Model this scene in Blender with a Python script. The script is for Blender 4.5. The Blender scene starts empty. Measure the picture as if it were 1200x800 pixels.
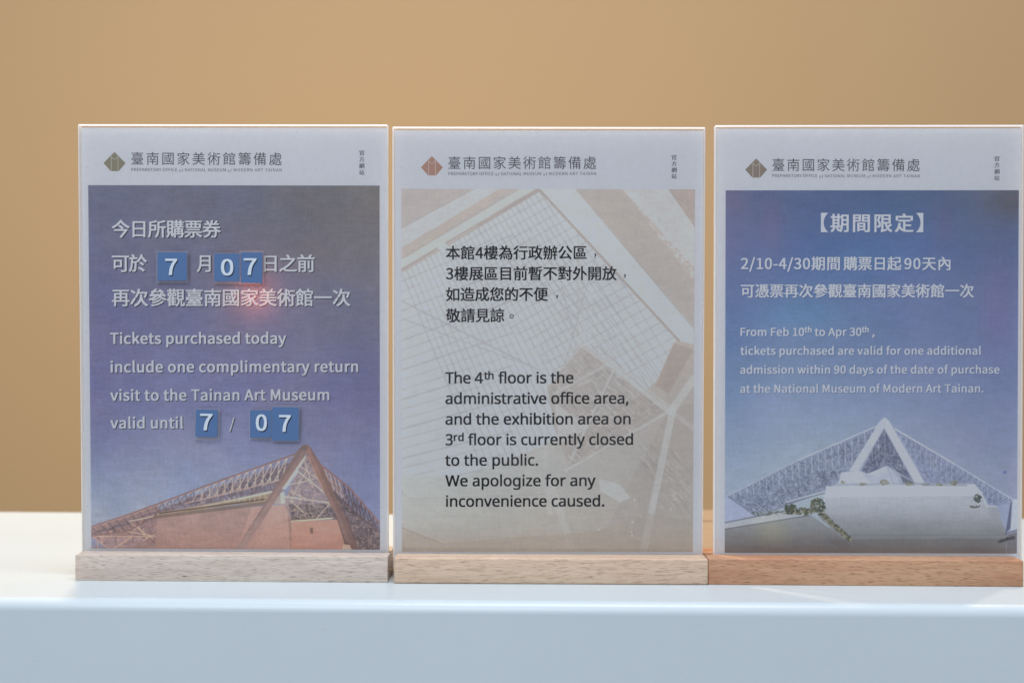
import bpy, bmesh, math, random, os
import numpy as np
from mathutils import Vector, Matrix

scene = bpy.context.scene
R = math.radians
# ------------------------------------------------------------------ camera
CAM_H, PITCH, ROLL = 0.17687, 0.46923, 0.28777
cam_data = bpy.data.cameras.new('camera')
cam = bpy.data.objects.new('camera', cam_data)
scene.collection.objects.link(cam)
cam.matrix_world = (Matrix.Translation((0, -1, CAM_H)) @ Matrix.Rotation(R(90 - PITCH), 4, 'X')
                    @ Matrix.Rotation(R(ROLL), 4, 'Z'))
cam_data.sensor_width = 36.0
cam_data.lens = 1.68656 * 36.0 / 1.2
cam_data.clip_start = 0.01
cam_data.clip_end = 50.0
cam_data.dof.use_dof = True
cam_data.dof.focus_distance = 1.012
cam_data.dof.aperture_fstop = 5.6
scene.camera = cam
# ------------------------------------------------------------------ world, exposure
world = bpy.data.worlds.new('World'); scene.world = world; world.use_nodes = True
wb = world.node_tree.nodes['Background']
wb.inputs['Color'].default_value = (0.73, 0.80, 0.94, 1)
wb.inputs['Strength'].default_value = 0.50
scene.view_settings.view_transform = 'Standard'
scene.view_settings.look = 'None'
scene.view_settings.exposure = 0.0
scene.view_settings.gamma = 1.0
scene.cycles.max_bounces = 12
scene.cycles.transparent_max_bounces = 24
scene.cycles.sample_clamp_indirect = 3.0
# ------------------------------------------------------------------ lights
def area(name, loc, target, sx, sy, power, color, spread=180):
    l = bpy.data.lights.new(name, 'AREA'); l.shape = 'RECTANGLE'; l.size = sx; l.size_y = sy
    l.energy = power; l.color = color; l.spread = R(spread)
    o = bpy.data.objects.new(name, l); scene.collection.objects.link(o)
    o.location = loc
    o.rotation_euler = (Vector(target) - Vector(loc)).to_track_quat('-Z', 'Y').to_euler()
    return o
def spot(name, loc, target, power, color, angle, radius, blend=0.6):
    l = bpy.data.lights.new(name, 'SPOT'); l.energy = power; l.color = color
    l.spot_size = R(angle); l.spot_blend = blend; l.shadow_soft_size = radius
    o = bpy.data.objects.new(name, l); scene.collection.objects.link(o)
    o.location = loc
    o.rotation_euler = (Vector(target) - Vector(loc)).to_track_quat('-Z', 'Y').to_euler()
    return o
area('window_light', (-0.7, -2.4, 1.9), (0, 0, 0.1), 2.2, 1.4, 51, (0.86, 0.905, 0.97))
area('overhead_fill', (0.2, -0.4, 2.6), (0.1, 0, 0), 1.6, 0.6, 50, (0.90, 0.92, 1.0))  # added overhead cool fill that brightens the counter top
spot('downlight', (-0.43, 0.62, 1.25), (-0.33, 0.16, 0), 52, (1.0, 0.80, 0.58), 62, 0.06)
spot('downlight', (0.80, 0.62, 1.15), (0.30, 0.02, 0), 22, (1.0, 0.80, 0.58), 50, 0.03)
spot('downlight', (-0.75, 0.66, 0.80), (0.30, 0.0, 0), 17, (1.0, 0.80, 0.58), 40, 0.02)
area('wall_washer', (-0.28, 0.45, 0.70), (-0.26, 1.5, -0.2), 1.0, 0.25, 2.5, (1.0, 0.87, 0.70), 130)

# ------------------------------------------------------------------ helpers
def s2l(c):
    c = np.asarray(c, dtype=np.float32) / 255.0
    return np.where(c <= 0.04045, c / 12.92, ((c + 0.055) / 1.055) ** 2.4)
def col(r, g, b): return tuple(float(v) for v in s2l((r, g, b))) + (1.0,)
def new_mat(name):
    m = bpy.data.materials.new(name); m.use_nodes = True
    return m, m.node_tree, m.node_tree.nodes['Principled BSDF']
def link(o, parent=None):
    scene.collection.objects.link(o)
    if parent: o.parent = parent
    return o
def obj(name, mesh, mats=(), parent=None, label=None):
    o = bpy.data.objects.new(name, mesh)
    for m in mats: mesh.materials.append(m)
    link(o, parent)
    if label: o['label'] = label
    return o
def bm_mesh(bm, name, smooth=False):
    me = bpy.data.meshes.new(name)
    bmesh.ops.recalc_face_normals(bm, faces=bm.faces)
    if smooth:
        for f in bm.faces: f.smooth = True
    bm.to_mesh(me); bm.free()
    return me
def box_bm(x0, x1, y0, y1, z0, z1):
    bm = bmesh.new()
    v = [bm.verts.new(p) for p in ((x0,y0,z0),(x1,y0,z0),(x1,y1,z0),(x0,y1,z0),(x0,y0,z1),(x1,y0,z1),(x1,y1,z1),(x0,y1,z1))]
    for f in ((0,3,2,1),(4,5,6,7),(0,1,5,4),(1,2,6,5),(2,3,7,6),(3,0,4,7)): bm.faces.new([v[i] for i in f])
    return bm
def noise(nt, scale, detail=3, rough=0.55, vec=None):
    n = nt.nodes.new('ShaderNodeTexNoise'); n.inputs['Scale'].default_value = scale
    n.inputs['Detail'].default_value = detail; n.inputs['Roughness'].default_value = rough
    if vec: nt.links.new(vec, n.inputs['Vector'])
    return n
def ramp(nt, fac, stops):
    r = nt.nodes.new('ShaderNodeValToRGB'); e = r.color_ramp.elements
    e[0].position, e[0].color = stops[0]; e[1].position, e[1].color = stops[-1]
    for p, c in stops[1:-1]:
        k = e.new(p); k.color = c
    nt.links.new(fac, r.inputs['Fac']); return r
def mixc(nt, fac, a, b, mode='MIX'):
    m = nt.nodes.new('ShaderNodeMix'); m.data_type = 'RGBA'; m.blend_type = mode
    for s, v in ((m.inputs[0], fac), (m.inputs[6], a), (m.inputs[7], b)):
        if hasattr(v, 'links'): nt.links.new(v, s)
        else: s.default_value = v
    return m.outputs[2]
def mapping(nt, scale, loc=(0, 0, 0)):
    t = nt.nodes.new('ShaderNodeTexCoord'); mp = nt.nodes.new('ShaderNodeMapping')
    mp.inputs['Scale'].default_value = scale; mp.inputs['Location'].default_value = loc
    nt.links.new(t.outputs['Object'], mp.inputs['Vector']); return mp.outputs['Vector']
def bump(nt, b, height, strength, dist=0.001):
    n = nt.nodes.new('ShaderNodeBump'); n.inputs['Strength'].default_value = strength
    n.inputs['Distance'].default_value = dist
    nt.links.new(height, n.inputs['Height']); nt.links.new(n.outputs['Normal'], b.inputs['Normal'])

# ------------------------------------------------------------------ materials
m_wall, nt, b = new_mat('tan_wall_paint')
n = noise(nt, 1.4, 4)
r = ramp(nt, n.outputs['Fac'], [(0.3, (0.485, 0.308, 0.146, 1)), (0.7, (0.505, 0.324, 0.156, 1))])
nt.links.new(r.outputs['Color'], b.inputs['Base Color']); b.inputs['Roughness'].default_value = 0.75
n2 = noise(nt, 180, 3); bump(nt, b, n2.outputs['Fac'], 0.15)

m_counter, nt, b = new_mat('pale_counter_laminate')
v = mapping(nt, (1, 1, 1)); n = noise(nt, 5, 5, 0.6, v)
r = ramp(nt, n.outputs['Fac'], [(0.3, (0.545, 0.615, 0.635, 1)), (0.7, (0.57, 0.64, 0.66, 1))])
n3 = noise(nt, 60, 4, 0.7, mapping(nt, (1, 1, 5), (3, 1, 2)))
sm = ramp(nt, n3.outputs['Fac'], [(0.27, (0.93, 0.93, 0.93, 1)), (0.37, (1, 1, 1, 1))])
nt.links.new(mixc(nt, 1.0, r.outputs['Color'], sm.outputs['Color'], 'MULTIPLY'), b.inputs['Base Color'])
b.inputs['Roughness'].default_value = 0.32; b.inputs['Specular IOR Level'].default_value = 0.4
n2 = noise(nt, 900, 2); bump(nt, b, n2.outputs['Fac'], 0.08, 0.0004)

def wood(name, light, mid, dark, seed, tilt=0.0):
    m, nt, b = new_mat(name)
    t = nt.nodes.new('ShaderNodeTexCoord'); mp = nt.nodes.new('ShaderNodeMapping')
    mp.inputs['Rotation'].default_value = (0, tilt, 0); mp.inputs['Location'].default_value = (seed, seed * .37, seed * .71)
    nt.links.new(t.outputs['Object'], mp.inputs['Vector'])
    def sc(s):
        q = nt.nodes.new('ShaderNodeMapping'); q.inputs['Scale'].default_value = s
        nt.links.new(mp.outputs['Vector'], q.inputs['Vector']); return q.outputs['Vector']
    broad = noise(nt, 1.0, 4, 0.6, sc((9, 60, 75)))
    base = ramp(nt, broad.outputs['Fac'], [(0.30, mid), (0.62, light)])
    grain = noise(nt, 1.0, 5, 0.65, sc((45, 500, 620)))
    g = ramp(nt, grain.outputs['Fac'], [(0.34, (0.80, 0.77, 0.74, 1)), (0.55, (1, 1, 1, 1))])
    c1 = mixc(nt, 0.8, base.outputs['Color'], g.outputs['Color'], 'MULTIPLY')
    fleck = noise(nt, 1.0, 1.5, 0.4, sc((150, 1200, 1900)))
    f = ramp(nt, fleck.outputs['Fac'], [(0.56, (0, 0, 0, 1)), (0.70, (0.95, 0.95, 0.95, 1))])
    c2 = mixc(nt, f.outputs['Color'], c1, dark)
    # a few pin knots
    kn = nt.nodes.new('ShaderNodeTexVoronoi'); kn.inputs['Scale'].default_value = 1.0
    nt.links.new(sc((22, 60, 90)), kn.inputs['Vector'])
    k = ramp(nt, kn.outputs['Distance'], [(0.02, (1, 1, 1, 1)), (0.055, (0, 0, 0, 1))])
    c3 = mixc(nt, k.outputs['Color'], c2, tuple(x * 0.55 for x in dark[:3]) + (1,))
    nt.links.new(c3, b.inputs['Base Color'])
    b.inputs['Roughness'].default_value = 0.55; b.inputs['Specular IOR Level'].default_value = 0.3
    bump(nt, b, grain.outputs['Fac'], 0.18, 0.0004)
    return m
m_wood = [wood('pale_grey_beech', (0.62, 0.535, 0.455, 1), (0.55, 0.44, 0.375, 1), (0.33, 0.27, 0.23, 1), 1.3),
          wood('pale_beech', (0.65, 0.495, 0.36, 1), (0.575, 0.41, 0.295, 1), (0.38, 0.26, 0.18, 1), 5.1, 0.02),
          wood('reddish_beech', (0.54, 0.325, 0.19, 1), (0.44, 0.205, 0.115, 1), (0.26, 0.125, 0.07, 1), 9.7, -0.04)]

def clear_mat(name, rough=0.02, milk=0.0, ior=1.45, tint=(0.985, 0.99, 1.0, 1), scratch=False, gain=1.0):
    m = bpy.data.materials.new(name); m.use_nodes = True; nt = m.node_tree; nt.nodes.clear()
    out = nt.nodes.new('ShaderNodeOutputMaterial'); mx = nt.nodes.new('ShaderNodeMixShader')
    tr = nt.nodes.new('ShaderNodeBsdfTransparent'); tr.inputs['Color'].default_value = tint
    gl = nt.nodes.new('ShaderNodeBsdfGlossy'); gl.inputs['Roughness'].default_value = rough
    fr = nt.nodes.new('ShaderNodeFresnel'); fr.inputs['IOR'].default_value = ior
    mu = nt.nodes.new('ShaderNodeMath'); mu.operation = 'MULTIPLY'; mu.inputs[1].default_value = gain
    nt.links.new(fr.outputs['Fac'], mu.inputs[0])
    nt.links.new(mu.outputs[0], mx.inputs['Fac']); nt.links.new(tr.outputs[0], mx.inputs[1])
    nt.links.new(gl.outputs[0], mx.inputs[2]); nt.links.new(mx.outputs[0], out.inputs['Surface'])
    if milk:
        d_ = nt.nodes.new('ShaderNodeBsdfDiffuse'); d_.inputs['Color'].default_value = (0.8, 0.8, 0.85, 1)
        m2 = nt.nodes.new('ShaderNodeMixShader'); m2.inputs['Fac'].default_value = milk
        nt.links.new(mx.outputs[0], m2.inputs[1]); nt.links.new(d_.outputs[0], m2.inputs[2]); nt.links.new(m2.outputs[0], out.inputs['Surface'])
    if scratch:
        tc = nt.nodes.new('ShaderNodeTexCoord')
        vo = nt.nodes.new('ShaderNodeTexVoronoi'); vo.inputs['Scale'].default_value = 75; nt.links.new(tc.outputs['Object'], vo.inputs['Vector'])
        sp = ramp(nt, vo.outputs['Distance'], [(0.012, (0.30, 0.30, 0.30, 1)), (0.035, (0, 0, 0, 1))])
        ns = noise(nt, 7, 5, 0.7, tc.outputs['Object']); sr = ramp(nt, ns.outputs['Fac'], [(0.42, (0, 0, 0, 1)), (0.75, (0.045, 0.045, 0.045, 1))])
        ad = nt.nodes.new('ShaderNodeMath'); ad.operation = 'ADD'; nt.links.new(sp.outputs['Color'], ad.inputs[0]); nt.links.new(sr.outputs['Color'], ad.inputs[1])
        d_ = nt.nodes.new('ShaderNodeBsdfDiffuse'); d_.inputs['Color'].default_value = (0.75, 0.74, 0.76, 1)
        m2 = nt.nodes.new('ShaderNodeMixShader'); nt.links.new(ad.outputs[0], m2.inputs['Fac'])
        nt.links.new(mx.outputs[0], m2.inputs[1]); nt.links.new(d_.outputs[0], m2.inputs[2]); nt.links.new(m2.outputs[0], out.inputs['Surface'])
        n = nt.nodes.new('ShaderNodeTexNoise'); n.inputs['Scale'].default_value = 30
        rr = nt.nodes.new('ShaderNodeMapRange'); rr.inputs[3].default_value = 0.085; rr.inputs[4].default_value = 0.11
        nt.links.new(n.outputs['Fac'], rr.inputs[0]); nt.links.new(rr.outputs[0], gl.inputs['Roughness'])
    return m
m_acr = clear_mat('clear_acrylic', ior=1.38, tint=(0.992, 0.996, 1.0, 1), scratch=True)
m_film = clear_mat('clear_film', rough=0.12, milk=0.08, ior=1.5, tint=(0.98, 0.98, 0.985, 1), gain=1.0)
m_edge = bpy.data.materials.new('sawn_acrylic_edge'); m_edge.use_nodes = True
nt = m_edge.node_tree; nt.nodes.clear()
out = nt.nodes.new('ShaderNodeOutputMaterial'); a1 = nt.nodes.new('ShaderNodeAddShader')
df = nt.nodes.new('ShaderNodeBsdfDiffuse'); tl = nt.nodes.new('ShaderNodeBsdfTranslucent')
df.inputs['Color'].default_value = (0.56, 0.56, 0.56, 1); tl.inputs['Color'].default_value = (0.44, 0.42, 0.40, 1)
nt.links.new(df.outputs[0], a1.inputs[0]); nt.links.new(tl.outputs[0], a1.inputs[1]); nt.links.new(a1.outputs[0], out.inputs['Surface'])

m_paper, nt, b = new_mat('white_paper')
n = noise(nt, 260, 4, 0.7, mapping(nt, (1, 1, 1)))
r = ramp(nt, n.outputs['Fac'], [(0.3, (0.82, 0.815, 0.82, 1)), (0.7, (0.87, 0.865, 0.87, 1))])
nt.links.new(r.outputs['Color'], b.inputs['Base Color']); b.inputs['Roughness'].default_value = 0.6
b.inputs['Specular IOR Level'].default_value = 0.2

def flat(name, c, rough=0.6):
    m, nt, b = new_mat(name)
    n = noise(nt, 400, 3, 0.7)
    r = ramp(nt, n.outputs['Fac'], [(0.25, tuple(x * 0.92 for x in c[:3]) + (1,)), (0.75, tuple(min(1, x * 1.05) for x in c[:3]) + (1,))])
    nt.links.new(r.outputs['Color'], b.inputs['Base Color']); b.inputs['Roughness'].default_value = rough
    b.inputs['Specular IOR Level'].default_value = 0.2
    return m
# printed colours: displayed colour divided by the displayed white of the paper
WHITE = s2l((184, 189, 201))
def ink_of(c): return np.clip(0.90 * (s2l(c) - 0.004) / WHITE, 0.006, 0.9)
def ink(name, r, g, b_): return flat(name, tuple(float(v) for v in ink_of((r, g, b_))) + (1,))
i_grey = ink('grey_print', 80, 79, 90)
i_brown = ink('brown_print', 122, 112, 104)
i_rust = ink('rust_print', 152, 118, 108)
i_olive = ink('olive_print', 118, 113, 98)
i_light = ink('light_print', 204, 207, 216)
i_light3 = ink('pale_blue_print', 196, 203, 217)
i_navy = ink('navy_print', 18, 18, 34)
i_dusk = ink('dusk_blue_print', 78, 92, 142)
i_black = ink('black_print', 12, 11, 13)
i_line = ink('hairline_print', 180, 180, 178)
m_sticker = flat('blue_sticker', tuple(float(v) * .56 for v in ink_of((84, 115, 166))) + (1,), 0.4)
m_digit = flat('pale_digit_print', (0.60, 0.68, 0.74, 1), 0.5)
m_digsh = flat('dark_digit_shadow', (0.012, 0.016, 0.03, 1), 0.5)

# ------------------------------------------------------------------ fonts (those that come with Blender)
_fd = bpy.utils.system_resource('DATAFILES', path='fonts')
def font(fn):
    try: return bpy.data.fonts.load(os.path.join(_fd, fn))
    except Exception: return None
F_CJK, F_SANS, F_GEO = font('Noto Sans CJK Regular.woff2'), font('NotoSansHebrew-Regular.woff2'), font('Inter.woff2')
def raw_text(body, fnt, bold=0.0, spacing=1.0):
    c = bpy.data.curves.new('text', 'FONT'); c.body = body
    if fnt: c.font = fnt
    c.size = 1.0; c.resolution_u = 4; c.fill_mode = 'FRONT'; c.space_character = spacing; c.offset = bold
    o = bpy.data.objects.new('text', c); scene.collection.objects.link(o)
    dg = bpy.context.evaluated_depsgraph_get()
    me = o.evaluated_get(dg).to_mesh()
    n = len(me.vertices); co = np.zeros(n * 3, np.float32); me.vertices.foreach_get('co', co); co = co.reshape(-1, 3)
    faces = [tuple(p.vertices) for p in me.polygons]
    o.evaluated_get(dg).to_mesh_clear()
    bpy.data.objects.remove(o); bpy.data.curves.remove(c)
    return co[:, :2].astype(float), faces
_ref = {}
def ref_height(fnt, ch):
    k = (fnt.name if fnt else '', ch)
    if k not in _ref:
        co, _ = raw_text(ch, fnt); _ref[k] = (co[:, 1].max() - co[:, 1].min(), co[:, 1].min())
    return _ref[k]
def fit_text(body, fnt, x0, x1, base, height, ref='H', bold=0.0):
    """vertices in photo pixels (y down): body spans x0..x1, its reference glyph is `height` tall and stands on `base`."""
    h, ymin = ref_height(fnt, ref)
    s = height / h
    off = 0.0
    sp = 1.0; sx = s
    co, fc = raw_text(body, fnt, off, sp)
    if len(body) > 1:
        w1 = np.ptp(co[:, 0]); co2, _ = raw_text(body, fnt, off, 1.2); w2 = np.ptp(co2[:, 0])
        if abs(w2 - w1) > 1e-6: sp = 1 + 0.2 * ((x1 - x0) / s - w1) / (w2 - w1)
        if sp < 0.9: sp = 0.9
        if sp > 1.6: sp = 1.6
        co, fc = raw_text(body, fnt, off, sp)
        sx = (x1 - x0) / np.ptp(co[:, 0])
        X = x0 + (co[:, 0] - co[:, 0].min()) * sx
    else:
        X = x0 + (co[:, 0] - co[:, 0].min()) * ((x1 - x0) / np.ptp(co[:, 0]) if x1 else s)
    Y = base - (co[:, 1] - ymin) * s
    return np.stack([X, Y], 1), fc

def thick(b_):
    """shifts (photo pixels) of the stacked copies that thicken a line of type"""
    if b_ < 0.05: return [(0, 0)]
    if b_ < 0.3: return [(-b_, 0), (b_, 0)]
    return [(-b_, -b_ * .6), (b_, -b_ * .6), (-b_, b_ * .6), (b_, b_ * .6)]
# ------------------------------------------------------------------ the printed pictures, rasterised
class Pic:
    K = 3
    def __init__(s, quad, seed):
        s.q = quad; s.rng = np.random.default_rng(seed); s.rnd = random.Random(seed)
        s.x0 = (quad[0][0] + quad[3][0]) / 2; s.x1 = (quad[1][0] + quad[2][0]) / 2
        s.y0 = (quad[0][1] + quad[1][1]) / 2; s.y1 = (quad[2][1] + quad[3][1]) / 2
        s.W = int(round((s.x1 - s.x0) * s.K)); s.H = int(round((s.y1 - s.y0) * s.K))
        s.im = np.zeros((s.H, s.W, 3), np.float32)
        s.YY, s.XX = np.mgrid[0:s.H, 0:s.W].astype(np.float32)
        s.PX = s.x0 + (s.XX + .5) / s.K; s.PY = s.y0 + (s.YY + .5) / s.K
    def noise(s, cx, cy=None, oct=1):
        cy = cy or cx; out = 0; amp = 1; tot = 0
        for o in range(oct):
            gx, gy = max(2, int(s.W / (cx * s.K)) + 2), max(2, int(s.H / (cy * s.K)) + 2)
            g = s.rng.random((gy + 1, gx + 1)).astype(np.float32) * 2 - 1
            fx = s.XX[0] / s.W * (gx - 1); fy = s.YY[:, 0] / s.H * (gy - 1)
            ix = fx.astype(int); iy = fy.astype(int); tx = fx - ix; ty = fy - iy
            tx = tx * tx * (3 - 2 * tx); ty = ty * ty * (3 - 2 * ty)
            a = g[iy][:, ix]; b_ = g[iy][:, ix + 1]; c = g[iy + 1][:, ix]; d = g[iy + 1][:, ix + 1]
            out = out + amp * ((a * (1 - tx) + b_ * tx) * (1 - ty)[:, None] + (c * (1 - tx) + d * tx) * ty[:, None])
            tot += amp; amp *= .6; cx /= 2; cy /= 2
            if cx * s.K < 1.5: break
        return out / tot
    def sky(s, xs, ys, cols):
        C = np.array(cols, np.float32)
        fx = np.interp(s.PX[0], xs, np.arange(len(xs))); fy = np.interp(s.PY[:, 0], ys, np.arange(len(ys)))
        ix = np.minimum(fx.astype(int), len(xs) - 2); iy = np.minimum(fy.astype(int), len(ys) - 2)
        tx = (fx - ix)[None, :, None]; ty = (fy - iy)[:, None, None]
        s.im[:] = (C[iy][:, ix] * (1 - tx) + C[iy][:, ix + 1] * tx) * (1 - ty) + (C[iy + 1][:, ix] * (1 - tx) + C[iy + 1][:, ix + 1] * tx) * ty
    def _box(s, x0, y0, x1, y1):
        a = max(0, int((x0 - s.x0) * s.K) - 2); b_ = min(s.W, int((x1 - s.x0) * s.K) + 3)
        c = max(0, int((y0 - s.y0) * s.K) - 2); d = min(s.H, int((y1 - s.y0) * s.K) + 3)
        return a, b_, c, d
    def _blend(s, sl, al, c):
        s.im[sl] += al[..., None] * (np.asarray(c, np.float32) - s.im[sl])
    def line(s, p, q, w, c, a=1.0, soft=0.35):
        a0, b0, c0, d0 = s._box(min(p[0], q[0]) - w, min(p[1], q[1]) - w, max(p[0], q[0]) + w, max(p[1], q[1]) + w)
        if a0 >= b0 or c0 >= d0: return
        sl = (slice(c0, d0), slice(a0, b0)); X = s.PX[sl] - p[0]; Y = s.PY[sl] - p[1]
        dx, dy = q[0] - p[0], q[1] - p[1]; L = dx * dx + dy * dy + 1e-9
        t = np.clip((X * dx + Y * dy) / L, 0, 1); d = np.hypot(X - t * dx, Y - t * dy)
        s._blend(sl, np.clip((w / 2 - d) / soft + .5, 0, 1) * a, c)
    def mask(s, pts):
        xs = [p[0] for p in pts]; ys = [p[1] for p in pts]
        a0, b0, c0, d0 = s._box(min(xs), min(ys), max(xs), max(ys))
        sl = (slice(c0, d0), slice(a0, b0)); X = s.PX[sl]; Y = s.PY[sl]
        m = np.zeros(X.shape, np.float32)
        for ox, oy in ((-.08, -.08), (.08, -.08), (-.08, .08), (.08, .08)):
            k = np.zeros(X.shape, bool)
            for (ax, ay), (bx, by) in zip(pts, pts[1:] + pts[:1]):
                if ay == by: continue
                k ^= ((ay > Y + oy) != (by > Y + oy)) & (X + ox < (bx - ax) * (Y + oy - ay) / (by - ay) + ax)
            m += k * .25
        return sl, m
    def poly(s, pts, c, a=1.0, c2=None):
        sl, m = s.mask(pts)
        if not m.size: return
        if c2 is None: s._blend(sl, m * a, c)
        else:
            Y = s.PY[sl]; ys = [p[1] for p in pts]; t = ((Y - min(ys)) / (max(ys) - min(ys)))[..., None].clip(0, 1)
            s.im[sl] += (m * a)[..., None] * (np.asarray(c, np.float32) * (1 - t) + np.asarray(c2, np.float32) * t - s.im[sl])
    def inside(s, pts, x, y):
        k = False
        for (ax, ay), (bx, by) in zip(pts, pts[1:] + pts[:1]):
            if (ay > y) != (by > y) and x < (bx - ax) * (y - ay) / (by - ay) + ax: k = not k
        return k
    def mess(s, pts, n, lo, hi, w, cols, a=0.6, dirs=None):
        xs = [p[0] for p in pts]; ys = [p[1] for p in pts]; k = 0; tries = 0
        while k < n and tries < n * 8:
            tries += 1
            x = s.rnd.uniform(min(xs), max(xs)); y = s.rnd.uniform(min(ys), max(ys))
            if not s.inside(pts, x, y): continue
            L = s.rnd.uniform(lo, hi); t = s.rnd.choice(dirs) + s.rnd.uniform(-.12, .12) if dirs else s.rnd.uniform(0, math.pi)
            p = (x - L / 2 * math.cos(t), y - L / 2 * math.sin(t)); q = (x + L / 2 * math.cos(t), y + L / 2 * math.sin(t))
            if s.inside(pts, *p) and s.inside(pts, *q):
                s.line(p, q, s.rnd.uniform(*w), s.rnd.choice(cols), a * s.rnd.uniform(.6, 1)); k += 1
    def blobs(s, cx, cy, rx, ry, n, r, cols, a=.8):
        for _ in range(n):
            t = s.rnd.uniform(0, 6.28); k = math.sqrt(s.rnd.random()); x = cx + rx * k * math.cos(t); y = cy + ry * k * math.sin(t)
            rr = s.rnd.uniform(*r); s.line((x, y), (x + rr * .5, y + s.rnd.uniform(-1, 1) * rr * .5), rr, s.rnd.choice(cols), a)
    def blur(s, n):
        for _ in range(n):
            p = np.pad(s.im, ((1, 1), (1, 1), (0, 0)), mode='edge')
            s.im = (p[:-2, 1:-1] + p[2:, 1:-1] + p[1:-1, :-2] + p[1:-1, 2:] + 4 * p[1:-1, 1:-1]) / 8
    def grain(s, amt):
        s.im *= (1 + amt * (s.noise(1.2) * .6 + s.noise(9, 1.6) * .45 + s.noise(1.6, 8) * .35 + s.noise(14, 6, 3) * .8))[..., None]
        cn = s.noise(10, 7, 2)[..., None]
        s.im += cn * np.array([amt * 60, 0, -amt * 45], np.float32) * .35
    def image(s, name):
        im = ink_of(np.clip(s.im, 0, 255))
        im = np.where(im <= .0031308, im * 12.92, 1.055 * im ** (1 / 2.4) - .055)
        px = np.ones((s.H, s.W, 4), np.float32); px[..., :3] = im[::-1]
        I = bpy.data.images.new(name, s.W, s.H); I.pixels.foreach_set(px.ravel()); I.update(); I.pack()
        return I

PICQ = [[(103.4, 216.9), (445, 216.6), (445.9, 645.3), (106, 641.6)],
        [(470, 221), (814.8, 221.9), (812.5, 646.9), (470, 645.5)],
        [(849, 223.1), (1193.7, 222.5), (1193.7, 649), (850, 646.9)]]

def lerp(p, q, t): return (p[0] + (q[0] - p[0]) * t, p[1] + (q[1] - p[1]) * t)
def along(pts, t):
    d = [math.dist(a, b_) for a, b_ in zip(pts, pts[1:])]; T = t * sum(d)
    for (a, b_), L in zip(zip(pts, pts[1:]), d):
        if T <= L or (a, b_) == (pts[-2], pts[-1]): return lerp(a, b_, T / L)
        T -= L

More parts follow.
